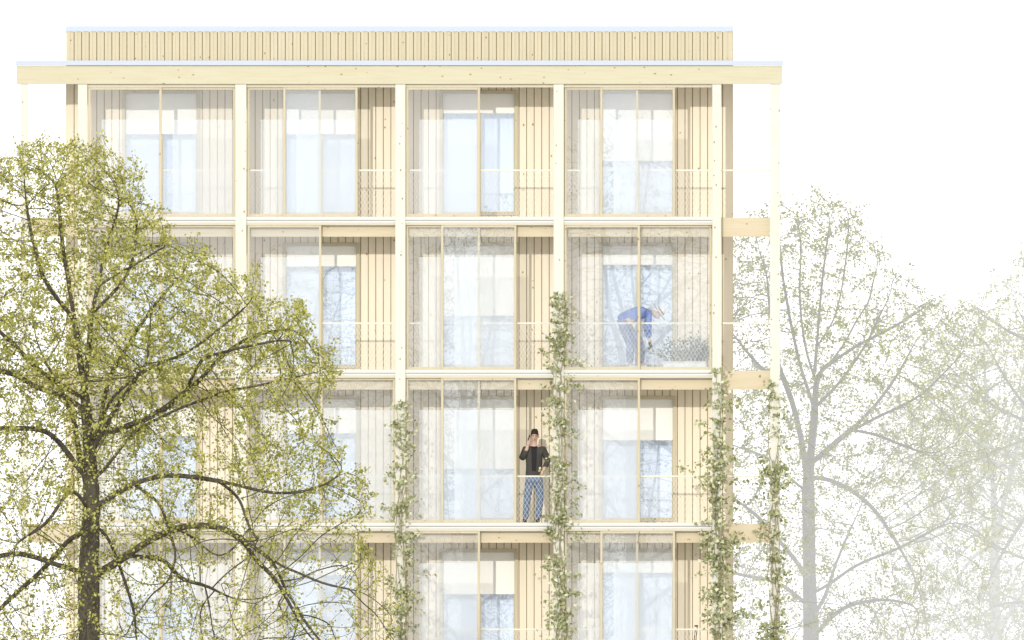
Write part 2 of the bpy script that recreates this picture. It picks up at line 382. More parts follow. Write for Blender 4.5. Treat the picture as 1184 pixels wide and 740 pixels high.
# ------------------------------------------------------------------ trees
def resample(pts, step):
    out = [pts[0]]
    for a, b in zip(pts, pts[1:]):
        n = max(1, int(round((b-a).length/step)))
        for i in range(1, n+1): out.append(a.lerp(b, i/n))
    return out
def grow_tree(trunk, limbs, attract, step=.12, di=2.2, dk=.20, trunk_r=.24, tip_r=.0055, iters=260, bend=.12, seed=1, tropism=(0,0,.05)):
    """space colonisation from hand-laid trunk and limbs. trunk, limbs: lists of Vectors; returns nodes, parents, radii"""
    rg = np.random.default_rng(seed)
    P = []; par = []
    def add(pts, start):
        prev = start
        for p in pts:
            P.append(tuple(p)); par.append(prev); prev = len(P)-1
        return prev
    add(resample(trunk, step), -1); nt = len(P)
    for lb in limbs:
        A = np.array(P); d = ((A-np.array(lb[0]))**2).sum(1); j = int(d.argmin())
        rs = resample([Vector(P[j])]+lb[1:], step)[1:]
        w = [p + Vector((noise.noise(p*1.7), noise.noise(p*1.7+Vector((9,0,0))), noise.noise(p*1.7+Vector((0,9,0)))))*.07*min(1, i/6) for i, p in enumerate(rs)]
        add(w, j)
    A = attract.astype(np.float32); n0 = len(A)
    Pn = np.array(P, np.float32); near = np.full(n0, -1); nd = np.full(n0, 1e9, np.float32)
    def upd(idx):
        for c in range(0, len(idx), 256):
            ii = idx[c:c+256]
            D = ((A[:,None,:]-Pn[None,ii,:])**2).sum(2); j = D.argmin(1); m = D[np.arange(len(A)), j]
            b = m < nd; nd[b] = m[b]; near[b] = ii[j[b]]
    upd(np.arange(nt//3, len(Pn)))
    par = list(par); trop = np.array(tropism, np.float32)
    best = nd.copy(); stale = np.zeros(n0, int)
    for it in range(iters):
        act = (nd < di*di)
        if it < 5: act = nd < 1e8
        if not act.any(): break
        ni = near[act]; V = A[act]-Pn[ni]; V /= np.linalg.norm(V, axis=1, keepdims=True)+1e-9
        u, inv = np.unique(ni, return_inverse=True)
        G = np.zeros((len(u),3), np.float32); np.add.at(G, inv, V)
        G /= np.linalg.norm(G, axis=1, keepdims=True)+1e-6
        G += trop + rg.normal(0, bend, G.shape).astype(np.float32)
        pp = np.array([par[i] for i in u]); ok = pp >= 0
        back = np.zeros_like(G); back[ok] = Pn[u[ok]]-Pn[pp[ok]]; back /= np.linalg.norm(back, axis=1, keepdims=True)+1e-6
        G += back*.5
        G /= np.linalg.norm(G, axis=1, keepdims=True)+1e-6
        new = Pn[u] + G*step
        # a node that only repeats a sibling is not worth growing
        s = len(Pn); Pn = np.vstack([Pn, new]); par += list(u)
        upd(np.arange(s, len(Pn)))
        better = nd < best*.985; best = np.minimum(best, nd); stale = np.where(better | ~act, 0, stale+1)
        keep = (nd > dk*dk) & (stale < 5)          # what a shoot circles without reaching is given up
        A = A[keep]; near = near[keep]; nd = nd[keep]; best = best[keep]; stale = stale[keep]
        if len(A) == 0 or len(Pn) > 60000: break
    # last year's shoots: straight twigs beyond the ends, a little upward
    par = np.array(par); kd = np.zeros(len(Pn), int); np.add.at(kd, par[par>=0], 1)
    tips = np.where((kd == 0) & (rg.uniform(0,1,len(Pn)) < .6))[0]
    dr = Pn[tips]-Pn[par[tips]]; dr /= np.linalg.norm(dr,axis=1,keepdims=True)+1e-6
    dr += np.array([0,0,.45]) + rg.normal(0,.25,dr.shape); dr /= np.linalg.norm(dr,axis=1,keepdims=True)
    ln = rg.uniform(.05,.15,(len(tips),1)); n1 = len(Pn)
    Pn = np.vstack([Pn, Pn[tips]+dr*ln, Pn[tips]+dr*ln*2+np.array([0,0,.01])]).astype(np.float32)
    par = np.concatenate([par, tips, np.arange(n1, n1+len(tips))]); N = len(Pn)
    kids = np.zeros(N, int); np.add.at(kids, par[par>=0], 1)
    # drop one-node spurs off thick wood, then radii by the pipe rule
    def radii(n):
        acc = np.zeros(N)
        for i in range(N-1, -1, -1):
            if kids[i] == 0: acc[i] = tip_r**n
            if par[i] >= 0: acc[par[i]] += acc[i]
        return acc**(1/n)
    lo, hi = 1.4, 4.0
    for _ in range(14):
        m = (lo+hi)/2; R = radii(m)
        if R[nt//3] > trunk_r: lo = m
        else: hi = m
    return Pn, par, R, kids, nt
def tree_mesh(name, Pn, par, R, mat, flare=0, trunk_n=0, minr=0.004):
    N = len(Pn); ch = [[] for _ in range(N)]
    for i in range(N):
        if par[i] >= 0: ch[par[i]].append(i)
    V = []; F = []; nv = 0
    starts = [(0, -1)]
    while starts:
        s, p = starts.pop()
        chain = [p] if p >= 0 else []; i = s
        while True:
            chain.append(i)
            if not ch[i]: break
            c = sorted(ch[i], key=lambda j: -R[j]); 
            for o in c[1:]: starts.append((o, i))
            i = c[0]
        if len(chain) < 2: continue
        pts = Pn[chain].astype(np.float64); rr = R[chain].copy()
        if p >= 0: rr[0] = min(rr[0], rr[1]*1.25)
        rr = np.maximum(rr, minr)
        if len(pts) > 3:                                # smooth the chain
            for _ in range(9 if rr.max() > .03 else 3): pts[1:-1] = pts[1:-1]*.5 + (pts[:-2]+pts[2:])*.25
        if p < 0:
            z = pts[:,2]; rr = rr*(1+.7*np.exp(-z/.35))
        k = 12 if rr.max() > .08 else 7 if rr.max() > .03 else 4 if rr.max() > .011 else 3
        T = np.gradient(pts, axis=0); T /= np.linalg.norm(T, axis=1, keepdims=True)+1e-9
        u = np.cross(T[0], (.31,.22,.92)); u /= np.linalg.norm(u)+1e-9
        n = len(pts); ring = np.zeros((n,k,3)); a = np.arange(k)*2*math.pi/k; ca, sa = np.cos(a)[:,None], np.sin(a)[:,None]
        for q in range(n):
            u = u - T[q]*np.dot(u, T[q]); u /= np.linalg.norm(u)+1e-9; w = np.cross(T[q], u)
            ring[q] = pts[q] + (ca*u+sa*w)*rr[q]
        if rr.max() > .06:
            ring += np.repeat(rng.normal(0, 1, (n,k,1)), 3, 2)*(rr[:,None,None]*.03)
        V.append(ring.reshape(-1,3))
        q = np.arange(n-1)[:,None]*k; j = np.arange(k)[None,:]; j2 = (j+1)%k
        F.append(np.stack([q+j, q+j2, q+k+j2, q+k+j], -1).reshape(-1,4)+nv); nv += n*k
    return np_mesh(name, np.vstack(V), np.vstack(F), mat, True)
def leaf_mesh(name, pts, mat, size=(.045,.075), seed=3, up=.35, fold=.25):
    """one small pointed leaf, folded on its midrib, at each point"""
    rg = np.random.default_rng(seed); n = len(pts)
    nrm = rg.normal(0,1,(n,3)); nrm[:,2] += up; nrm[:,1] -= .35; nrm /= np.linalg.norm(nrm,axis=1,keepdims=True)
    t = np.cross(nrm, rg.normal(0,1,(n,3))); t /= np.linalg.norm(t,axis=1,keepdims=True)+1e-9
    t[:,2] -= .25; t /= np.linalg.norm(t,axis=1,keepdims=True)
    b = np.cross(nrm, t); b /= np.linalg.norm(b,axis=1,keepdims=True)+1e-9
    L = rg.uniform(size[0], size[1], (n,1)); W = L*.44
    base = pts; tip = pts + t*L; mid = pts + t*L*.42
    l = mid + b*W + nrm*L*fold*.4; r = mid - b*W + nrm*L*fold*.4
    V = np.stack([base, r, tip, l], 1).reshape(-1,3)
    i = np.arange(n)[:,None]*4
    F = np.concatenate([i+np.array([[0,1,2]]), i+np.array([[0,2,3]])], 0)
    return np_mesh(name, V, F, mat)
def in_poly(px, py, poly):
    poly = np.array(poly, float); x0, y0 = poly[:,0], poly[:,1]; x1, y1 = np.roll(x0,-1), np.roll(y0,-1)
    c = np.zeros(len(px), bool)
    for a,b,d,e in zip(x0,y0,x1,y1):
        if b == e: continue
        c ^= ((b > py) != (e > py)) & (px < (d-a)*(py-b)/(e-b)+a)
    return c
def clump(P, s, th, seed):
    """keeps points where slow noise is high: gaps and tufts in the crown"""
    k = np.array([noise.noise(Vector(p)*s + Vector((seed*7.3,0,0))) for p in P])
    return k > th
def attractors(n, poly, cx, half, depth, y0, dens, seed, th=-.10, s=.75):
    rg = np.random.default_rng(seed); out = []
    xs = [p[0] for p in poly]; ys = [p[1] for p in poly]; got = 0
    while got < n:
        px = rg.uniform(min(xs), max(xs), n); py = rg.uniform(min(ys), max(ys), n)
        jx = np.array([noise.noise(Vector((a/26., b/26., seed))) for a, b in zip(px, py)]); jy = np.array([noise.noise(Vector((a/26., b/26., seed+9))) for a, b in zip(px, py)])
        ok = in_poly(px+jx*26, py+jy*26, poly); px, py = px[ok], py[ok]
        d = depth*np.sqrt(np.clip(1-((px-cx)/half)**2, .05, 1)) * np.clip(.45+.55*(py-min(ys))/170., .3, 1)
        y = rg.uniform(-1,1,len(px)); 
        ok = rg.uniform(0,1,len(px)) < dens(px, py, y); px, py, y, d = px[ok], py[ok], y[ok], d[ok]
        P = np.stack([(px-592)/S, y0+y*d, (960-py)/S], 1)
        P = P[clump(P, s, th, seed)]; out.append(P); got += len(P)
    return np.vstack(out)[:n]
def V3(lst, y0):
    """[(px, py, depth offset)] -> Vectors"""
    return [Vector((X(a), y0+d, Z(b))) for a, b, d in lst]

def ramp_limb(pts, y0, d1):
    n = len(pts); return V3([(a, b, d1*(i/(n-1))**1.1) for i, (a, b) in enumerate(pts)], y0)
def twig_points(Pn, par, R, kids, rmax, per, spread, seed, tips=3):
    rg = np.random.default_rng(seed); idx = np.where((R < rmax) & (par >= 0))[0]
    cnt = rg.poisson(per, len(idx)) + (kids[idx] == 0)*tips
    rep = np.repeat(idx, cnt); t = rg.uniform(0,1,(len(rep),1))
    P = Pn[rep]*t + Pn[par[rep]]*(1-t)
    return P + rg.normal(0, spread, P.shape)

# --- the big linden in front, left
YT = -33.0
poly = [(-60,215),(-30,190),(10,172),(45,160),(80,162),(105,166),(130,180),(152,192),(168,214),(166,240),(190,256),(212,276),(236,298),(262,312),(286,318),(298,340),(322,345),
        (345,368),(372,388),(388,405),(396,428),(384,452),(372,476),(392,500),(414,530),(430,560),(436,590),(424,620),(436,645),(452,680),(474,715),(486,760),(450,800),(350,815),(240,790),
        (170,765),(60,760),(-100,790),(-220,760),(-270,690),(-285,600),(-260,480),(-205,380),(-140,295)]
def dens1(px, py, y):   # thinner inside and below, as spring crowns are
    d = np.where(px < -25, .30, 1.0)
    core = np.abs(px-103)/330.; low = np.clip((py-430)/160., 0, 1)
    d = d*(1 - low*.45*(1-np.clip(core*1.4,0,1)))
    d = d*np.where((py > 470), .72, 1.0)*np.where((py > 440) & (px > 250), .62, 1.0)
    return d
att = attractors(12500, poly, 100, 400, 3.9, YT, dens1, 5, -.13, .8)
trunk = V3([(102,962,0),(103,860,0),(103,760,0),(103,700,0),(102,660,0),(104,620,0),(106,580,0),(105,550,0),(104,525,.02),(101,490,.05),(98,455,.1),(92,412,.15),(86,370,.2),(80,330,.25),(73,290,.2),(69,250,.15),(66,212,.1)], YT)
L = lambda pts, d: ramp_limb(pts, YT, d)
limbs = [
 L([(98,452),(101,425),(103,395),(106,360),(113,325),(122,290),(133,255),(140,225)], -.7),
 L([(104,512),(111,503),(122,473),(132,455),(162,433),(186,418),(200,418),(232,395),(262,375),(290,352)], -1.6),
 L([(105,556),(116,549),(135,525),(162,495),(189,479),(211,471),(232,464),(254,455),(281,449),(308,446),(349,433),(382,427)], -1.0),
 L([(110,508),(125,499),(151,492),(173,486),(200,468),(225,445),(243,427),(265,402),(300,385),(340,378)], 1.2),
 L([(106,590),(116,586),(135,568),(162,557),(189,549),(216,551),(240,554),(268,559),(295,568),(340,571),(373,566),(398,545)], -1.8),
 L([(268,559),(278,575),(286,605),(300,625)], -2.2),
 L([(162,557),(185,580),(196,610),(205,640)], -1.2),
 L([(103,668),(116,664),(135,648),(162,629),(189,616),(216,606),(240,605),(262,611),(281,624),(308,640),(324,656),(346,664),(384,678),(410,681)], -1.5),
 L([(324,656),(330,686),(346,708),(360,730),(378,750)], -1.9),
 L([(288,629),(300,655),(318,664),(330,690),(345,720)], -.4),
 L([(205,607),(227,622),(240,635),(252,644)], .4),
 L([(149,640),(168,645),(189,645),(200,662),(215,672),(236,678)], 1.3),
 L([(106,605),(116,607),(130,629),(140,664),(150,688),(156,705),(158,742)], .7),
 L([(102,664),(92,659),(59,651),(35,641),(13,639),(-10,645),(-60,664),(-120,700)], -.9),
 L([(104,610),(97,612),(81,621),(65,643),(40,667),(0,705),(-40,735)], .8),
 L([(104,556),(95,549),(78,522),(59,503),(46,495),(0,498),(-60,488),(-130,470)], -1.1),
 L([(98,478),(89,468),(73,457),(43,452),(22,433),(-10,425),(-70,400),(-140,370)], 1.2),
 L([(97,462),(78,449),(54,433),(27,411),(0,385),(-50,340)], -1.4),
 L([(105,592),(97,583),(84,560),(76,568),(65,591),(45,612),(20,628)], -1.2),
 L([(104,535),(112,500),(118,470),(128,430),(150,395),(180,350),(205,325)], 1.6),
 L([(86,370),(70,350),(50,320),(38,280),(30,230)], -.9),
 L([(106,360),(125,345),(150,315),(158,280),(160,250)], .9),
 L([(113,325),(130,320),(165,300),(195,285)], -1.0),
 L([(104,590),(100,560),(90,520),(84,480),(60,430)], 2.4),
 L([(104,560),(108,520),(130,480),(150,450),(170,420)], -2.6),
 L([(200,418),(235,412),(270,405),(310,395),(350,395)], -2.2),
]
Pn, par, R, kids, nt = grow_tree(trunk, limbs, att, step=.115, di=1.6, dk=.19, trunk_r=.215, tip_r=.0036, bend=.13, seed=2)
print('near tree nodes', len(Pn), flush=True)
T1 = tag(empty('linden_tree', (X(103), YT, 0)), 'large dark trunked linden in fresh yellow green leaf standing before the balconies', 'tree')
off = (-X(103), -YT, 0)
link('trunk', tree_mesh('trunk', Pn, par, R, BARK), T1, off)
lp = twig_points(Pn, par, R, kids, .009, 3.6, .05, 4, 8)
zz = lp[:,2]; kp = rng.random(len(lp)) < np.clip(.52 + (zz-5.0)/6.0, .5, 1.0)
cl_ = np.array([noise.noise(Vector(p)*1.6) for p in lp]); kp &= (cl_ > -.22) | (rng.random(len(lp)) < .35)
lp = lp[kp]; print('leaves', len(lp))
link('crown', leaf_mesh('crown', lp, LEAF, (.040,.077), 5), T1, off)

# --- the hazy tree behind the house, right
YA = 16.0
polyA = [(845,285),(870,262),(895,240),(925,222),(950,232),(975,226),(1000,262),(1022,290),(1045,300),(1062,322),(1080,345),(1105,362),(1138,372),(1140,400),(1150,470),(1160,560),(1150,640),(1130,720),(1080,780),(960,790),(860,790),(780,760),(735,680),(725,560),(735,450),(770,360),(800,310)]
def densA(px, py, y): return np.where(px < 835, .35, 1.0)*np.where(py > 560, .7, 1.0)
attA = attractors(6500, polyA, 938, 235, 3.2, YA, densA, 8, -.12, .8)
trA = V3([(938,962,0),(938,850,0),(938,740,0),(936,680,0),(935,600,0),(934,560,0),(938,520,0),(943,470,0),(942,430,.1),(946,380,.2),(950,330,.2),(956,280,.2),(962,245,.2)], YA)
LA = lambda pts, d: ramp_limb(pts, YA, d)
limA = [
 LA([(934,565),(930,530),(920,475),(906,440),(896,400),(890,350),(885,300)], -.7),
 LA([(937,535),(950,528),(968,507),(991,494),(1029,477),(1050,468),(1075,450),(1098,425),(1120,404)], -1.2),
 LA([(991,494),(1010,500),(1029,509),(1055,520),(1082,528)], -1.8),
 LA([(936,690),(950,683),(968,668),(991,653),(1020,640),(1052,627),(1097,604)], -1.0),
 LA([(937,555),(950,550),(972,558),(999,574),(1020,600),(1045,640)], .9),
 LA([(934,570),(923,565),(902,540),(880,525),(850,515)], .6),
 LA([(936,672),(927,657),(902,627),(880,600),(850,580)], -1.0),
 LA([(944,430),(960,420),(990,400),(1022,382),(1055,365),(1082,351)], .9),
 LA([(943,470),(960,455),(985,425),(1010,385),(1030,340)], -.9),
 LA([(906,440),(885,430),(862,405),(848,385)], .8),
 LA([(936,720),(948,700),(960,670),(975,630),(990,600)], 1.4),
 LA([(937,740),(955,720),(980,700),(1020,690),(1060,700)], -1.4),
 LA([(942,480),(927,430),(915,380),(906,320),(900,270)], .4),
 LA([(946,400),(964,370),(975,330),(981,290),(984,248)], -.5),
 LA([(960,420),(985,385),(1004,350),(1016,310)], .6),
 LA([(945,440),(930,400),(924,350),(925,300),(922,250)], -.9),
 LA([(991,494),(1020,460),(1045,420),(1062,385)], .7),
 LA([(938,700),(900,670),(860,665),(800,650)], 1.2),
]
PA, pA, RA, kA, _ = grow_tree(trA, limA, attA, step=.13, di=1.8, dk=.22, trunk_r=.155, tip_r=.0036, bend=.13, seed=9)
print('far tree nodes', len(PA))
offA = Vector((-X(938), -YA, 0))
PAl = PA + np.array(offA, np.float32)
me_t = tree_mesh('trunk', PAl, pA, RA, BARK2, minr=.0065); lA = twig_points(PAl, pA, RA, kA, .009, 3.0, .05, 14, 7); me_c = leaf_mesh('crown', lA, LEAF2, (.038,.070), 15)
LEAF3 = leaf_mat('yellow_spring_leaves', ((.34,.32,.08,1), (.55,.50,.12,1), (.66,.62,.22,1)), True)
me_c3 = leaf_mesh('crown', lA[rng.random(len(lA)) < .20], LEAF3, (.05,.09), 16)
def far_tree(name, x, y, rz, sc, label, group=None):
    o = empty(name, (x, y, 0), rz); o.scale = (sc,sc,sc); tag(o, label, 'tree', group)
    link('trunk', me_t, o); link('crown', me_c3 if y < 0 else me_c, o); return o
far_tree('linden_tree', X(938), YA, 0, 1, 'pale hazy tree with forked grey trunk just beyond the corner post of the building')
far_tree('linden_tree', X(1262), 30, math.radians(180), .99, 'faint misty tree cut by the frame beside the forked pale tree', None)
far_tree('linden_tree', X(1150), 44, math.radians(100), .80, 'faintest low tree deep in the white mist behind the two hazy trees', None)
# two trees across the street, behind the photographer: the panes mirror them
far_tree('linden_tree', X(540), -84, math.radians(200), .97, 'bare twigged spring tree across the street mirrored beside the standing man')
far_tree('linden_tree', X(735), -90, math.radians(20), 1.12, 'spring tree across the street mirrored in the glass around the bending gardener')
far_tree('linden_tree', X(330), -96, math.radians(120), .92, 'shorter spring tree across the street mirrored beside the large dark trunked linden')

# ------------------------------------------------------------------ ivy
def ivy(px, top, wl, wr, n, label, seed):
    rg = random.Random(seed); o = tag(empty('climbing_plant', (X(px), -.06, 0)), label, 'climbing plant', 'climbing plants on the posts')
    st = MB(); zt = Z(top)
    for s in range(5):
        pts = []; x = rg.uniform(-.08,.08); ph = rg.uniform(0,6); z = .02; zend = zt - rg.uniform(0, 1.4)*(s > 0) - s*.35
        while z < zend:
            pts.append((x + .07*math.sin(z*2.1+ph) + rg.uniform(-.02,.02), rg.uniform(-.035,-.005), z)); z += .16
        st.tube(pts, [.012*(1-.6*i/len(pts)) for i in range(len(pts))], 4)
    st.build('stem', IVYSTEM, o)
    P = []; span = zt - 3.0
    ncl = int(n/11)
    for _ in range(ncl):
        u = rg.random()**.85; z = zt - u*(zt-.1); w = min(1, .25 + (zt-z)/1.4)
        side = rg.gauss(0, .42)
        cx = (wl if side < 0 else wr)/S*abs(side)*w*(1 if side > 0 else -1) if False else side*((wl if side < 0 else wr)/S)*w
        cy = rg.uniform(-.10,.02) if abs(cx) < .13 else rg.uniform(-.08,.16)
        k = rg.randint(4,18); r = rg.uniform(.035,.09)
        for _ in range(k): P.append((cx+rg.gauss(0,r*1.2), cy+rg.gauss(0,.03), z+rg.gauss(0,r*.55)))
    link('foliage', leaf_mesh('foliage', np.array(P), IVY, (.05,.10), seed, .2), o)
ivy(464, 462, 20, 22, 2300, 'ivy on the post beside the standing man and the large linden, its top sparse', 1)
ivy(647, 338, 20, 24, 3900, 'tallest ivy, climbing the post between the standing man and the bending gardener', 2)
ivy(831, 428, 26, 30, 4000, 'broad thick ivy on the last post of the balconies, beneath the planter', 3)
ivy(895, 436, 24, 20, 2400, 'narrow ivy on the free standing outer corner post', 4)

# ------------------------------------------------------------------ people
SKIN = plain('skin', (.62,.42,.32,1), .6, .05)
def skinned(name, J, E, mat, parent, root=0, sub=2, smooth=True):
    """J: [(x,y,z,rx,ry)], E: joint pairs -> one continuous grown surface"""
    me = bpy.data.meshes.new(name); me.from_pydata([j[:3] for j in J], E, []); me.materials.append(mat)
    o = link(name, me, parent)
    sk = o.modifiers.new('skin','SKIN'); sk.use_smooth_shade = True
    if not me.skin_vertices: raise RuntimeError('no skin layer')
    for i, j in enumerate(J):
        d = me.skin_vertices[0].data[i]; d.radius = (j[3], j[4] if len(j) > 4 else j[3]); d.use_root = (i == root)
    sb = o.modifiers.new('sub','SUBSURF'); sb.levels = sub; sb.render_levels = sub
    return o
def finger(pts, r): return pts, r
def hand(mb, wrist, d, up, curl=.5, L=.18):
    """palm and five separate fingers; d: pointing direction, up: back of the hand"""
    d = Vector(d).normalized(); up = (Vector(up)-d*Vector(up).dot(d)).normalized(); s = d.cross(up); w = Vector(wrist)
    mb.tube([w, w+d*.03, w+d*.065, w+d*.09], [.022,.030,.032,.027], 8)
    for i, (o, l) in enumerate(((-.027,.070),(-.009,.078),(.010,.074),(.027,.058))):
        b = w + d*.085 + s*o; q = [b]
        for k in range(3):
            a = curl*(k+1); q.append(q[-1] + (d*math.cos(a) - up*math.sin(a))*l/3)
        mb.tube(q, [.0095,.009,.008,.006], 6)
    b = w + d*.03 - s*.026; mb.tube([b, b - s*.025 + d*.02 - up*.008, b - s*.032 + d*.05 - up*.02], [.012,.010,.007], 6)

# man on the phone; local x to the picture's right, faces -y
mx, my = X(617.5), .62
mz = Z(604.3) - .003
M = tag(empty('person', (mx, my, mz)), 'standing man in dark open jacket and blue jeans holding a phone to his ear', 'person')
JACK = plain('dark_jacket', (.075,.068,.058,1), .8, .3, 25); TEE = plain('black_shirt', (.022,.021,.022,1), .85)
JEAN = plain('blue_jeans', (.16,.23,.36,1), .85, .3, 8); SHOE = plain('dark_shoe', (.04,.035,.035,1), .5); HAIR = plain('dark_hair', (.035,.026,.02,1), .7)
J = [(0,0,.95,.15,.11),(0,0,1.12,.14,.10),(0,0,1.30,.165,.11),(0,0,1.46,.14,.095),(0,-.01,1.53,.055,.055),(.005,-.02,1.60,.052,.056),(.01,-.035,1.685,.073,.092),(.012,-.03,1.755,.066,.084),   #0-7
     (-.17,0,1.45,.065),(-.235,-.03,1.26,.048),(-.135,-.15,1.47,.036),(-.125,-.12,1.53,.03),    # 8-11 arm to the ear
     (.18,0,1.45,.065),(.27,.02,1.22,.048),(.19,-.11,1.04,.036),(.17,-.14,1.01,.03),            # 12-15
     (-.085,0,.88,.088),(-.135,-.02,.50,.062),(-.17,.0,.10,.045),(-.175,-.03,.05,.042),(-.19,-.15,.035,.036),  #16-20
     (.085,0,.88,.088),(.12,-.02,.50,.062),(.075,.0,.10,.045),(.07,-.03,.05,.042),(.075,-.15,.035,.036)]
E = [(0,1),(1,2),(2,3),(3,4),(4,5),(5,6),(6,7),(3,8),(8,9),(9,10),(10,11),(3,12),(12,13),(13,14),(14,15),(0,16),(16,17),(17,18),(18,19),(19,20),(0,21),(21,22),(22,23),(23,24),(24,25)]
body = skinned('body', J, E, SKIN, M)
hm = MB(); hand(hm, (-.125,-.12,1.525), (.22,.15,1), (-1,-.25,.1), .3); hm.build('hand', SKIN, M, smooth=True)
hm = MB(); hand(hm, (.17,-.13,1.03), (-.25,-.1,-1), (.3,-1,0), .5); hm.build('hand', SKIN, M, smooth=True)
skinned('jacket', [(0,.0,.86,.185,.135),(0,.0,.97,.185,.135),(0,0,1.10,.168,.128),(0,.0,1.30,.185,.13),(0,.01,1.43,.15,.11),(0,.01,1.49,.085,.08),
     (-.17,0,1.44,.085),(-.242,-.03,1.25,.068),(-.14,-.14,1.44,.05),(.18,0,1.44,.085),(.278,.02,1.22,.068),(.20,-.09,1.06,.052)],
     [(0,1),(1,2),(2,3),(3,4),(4,5),(4,6),(6,7),(7,8),(4,9),(9,10),(10,11)], JACK, M)
MB().quad((-.045,-.137,1.02),(.035,-.137,1.02),(.05,-.137,1.30),(-.05,-.137,1.30)).quad((-.05,-.137,1.30),(.05,-.137,1.30),(.055,-.100,1.47),(-.055,-.100,1.47)).tube([(-.06,-.075,1.495),(0,-.09,1.48),(.06,-.075,1.495)],[.02,.022,.02],6).build('shirt', TEE, M)
skinned('jeans', [(0,0,1.05,.152,.112),(0,0,.90,.14,.12),(-.088,0,.80,.10),(-.137,-.02,.48,.074),(-.172,.0,.055,.062),(.088,0,.80,.10),(.123,-.02,.48,.074),(.077,.0,.055,.062)],
     [(0,1),(1,2),(2,3),(3,4),(1,5),(5,6),(6,7)], JEAN, M)
for (a, b) in ((-.175,-.02),(.07,.01)):
    skinned('shoe', [(a,.03,.05,.05,.045),(a+b*.5,-.08,.045,.05,.042),(a+b,-.20,.035,.042,.03)], [(0,1),(1,2)], SHOE, M)
hd = Vector((.012,-.03,1.73))
MB().ball((.012,.028,1.782),(.074,.082,.066),16,10).ball((.012,.035,1.73),(.080,.075,.09),14,8).ball((.024,-.038,1.828),(.048,.05,.026),12,8).ball((-.002,-.030,1.830),(.042,.05,.025),12,8).build('hair', HAIR, M, smooth=True)
for sx in (-1,1):
    MB().ball((.01+sx*.030,-.116,1.705),(.011,.008,.006),8,6).build('eye', HAIR, M)
    MB().ball((.01+sx*.081,-.02,1.695),(.012,.022,.032),8,6).build('ear', SKIN, M)
    MB().box(.01+sx*.030-.018,.01+sx*.030+.018,-.126,-.118,1.722,1.729).build('eyebrow', HAIR, M)
MB().tube([(.01,-.118,1.705),(.01,-.138,1.668),(.01,-.12,1.66)],[.008,.014,.010],6).build('nose', SKIN, M, smooth=True)
MB().ball((.01,-.118,1.632),(.024,.012,.007),8,6).build('mouth', plain('lips',(.42,.20,.17,1)), M)
ph = MB().box(-.036,.036,-.005,.005,-.075,.075).build('phone', plain('black_phone',(.02,.02,.022,1),.2), None, loc=(mx-.105, my-.06, mz+1.66), bevel=.004)
ph.rotation_euler = (.25,.12,1.35); tag(ph, 'black phone the man in the dark jacket holds to his ear', 'phone')

# gardener bending to the picture's right
gx, gy = X(735), .78; gz = Z(427.3) - .003
Gd = tag(empty('person', (gx, gy, gz)), 'gardener in blue shirt and white sun hat bending down towards the planter', 'person')
SHIRT = plain('blue_shirt', (.12,.22,.60,1), .85, .4, 14); TROU = plain('pale_trousers', (.22,.28,.46,1), .85, .25, 14)
GLOVE = plain('dark_glove', (.10,.11,.05,1), .8, .5, 60); HATM = plain('straw_hat', (.84,.80,.70,1), .8, .1, 40); BAND = plain('hat_band', (.16,.14,.13,1), .8)
def P_(px, py): return (px-735)/S, (427.3-py)/S
def j(px, py, y, r, r2=None):
    x, z = P_(px, py); return (x, y, z, r, r2 if r2 else r)
J = [j(721,372,0,.13),j(730,366,0,.125),j(741,361,0,.13),j(750,359,0,.11),j(755,361,0,.055),j(759,363,-.02,.07),j(763,367,-.03,.07),
     j(750,362,-.15,.055),j(750,382,-.18,.042),j(751,396,-.15,.034),j(750,362,.15,.055),j(747,380,.17,.042),j(752,397,.10,.034),
     j(721,376,-.09,.09),j(729,396,-.10,.06),j(727,418,-.10,.045),j(731,424,-.10,.035),
     j(724,376,.09,.09),j(741,396,.10,.06),j(741,418,.10,.045),j(746,424,.10,.035)]
E = [(0,1),(1,2),(2,3),(3,4),(4,5),(5,6),(3,7),(7,8),(8,9),(3,10),(10,11),(11,12),(0,13),(13,14),(14,15),(15,16),(0,17),(17,18),(18,19),(19,20)]
skinned('body', J, E, SKIN, Gd)
skinned('shirt', [j(717,374,0,.16),j(722,369,0,.16),j(731,365,0,.15),j(741,360,0,.155),j(750,359,0,.13),j(750,362,-.15,.075),j(750,383,-.18,.060),j(751,391,-.16,.052),j(750,362,.15,.075),j(747,381,.17,.060),j(750,391,.14,.052)],
     [(0,1),(1,2),(2,3),(3,4),(4,5),(5,6),(6,7),(4,8),(8,9),(9,10)], SHIRT, Gd)
skinned('trousers', [j(726,369,0,.135),j(721,378,-.09,.125),j(729,396,-.10,.090),j(728,421,-.10,.078),j(724,378,.09,.125),j(741,396,.10,.090),j(741,421,.10,.078)],
     [(0,1),(1,2),(2,3),(0,4),(4,5),(5,6)], TROU, Gd)
for (a, y) in ((729,-.10),(743,.10)):
    x, z = P_(a, 423.5)
    skinned('shoe', [(x-.05,y,.06,.05),(x+.05,y,.05,.048),(x+.15,y,.04,.036)], [(0,1),(1,2)], plain('pale_shoe',(.7,.68,.64,1)), Gd)
for (a, b, y) in ((751,396,-.15),(752,397,.10)):
    x, z = P_(a, b); hm = MB(); hand(hm, (x,y,z+.02), (.15,0,-1), (1,0,.2), .55); hm.build('glove', GLOVE, Gd, smooth=True)
x, z = P_(761.5,361); hat = MB()
ax = Vector((.78,-.05,.52)).normalized(); u = ax.cross(Vector((0,1,0))).normalized(); w = ax.cross(u); c0 = Vector((x,-.02,z))
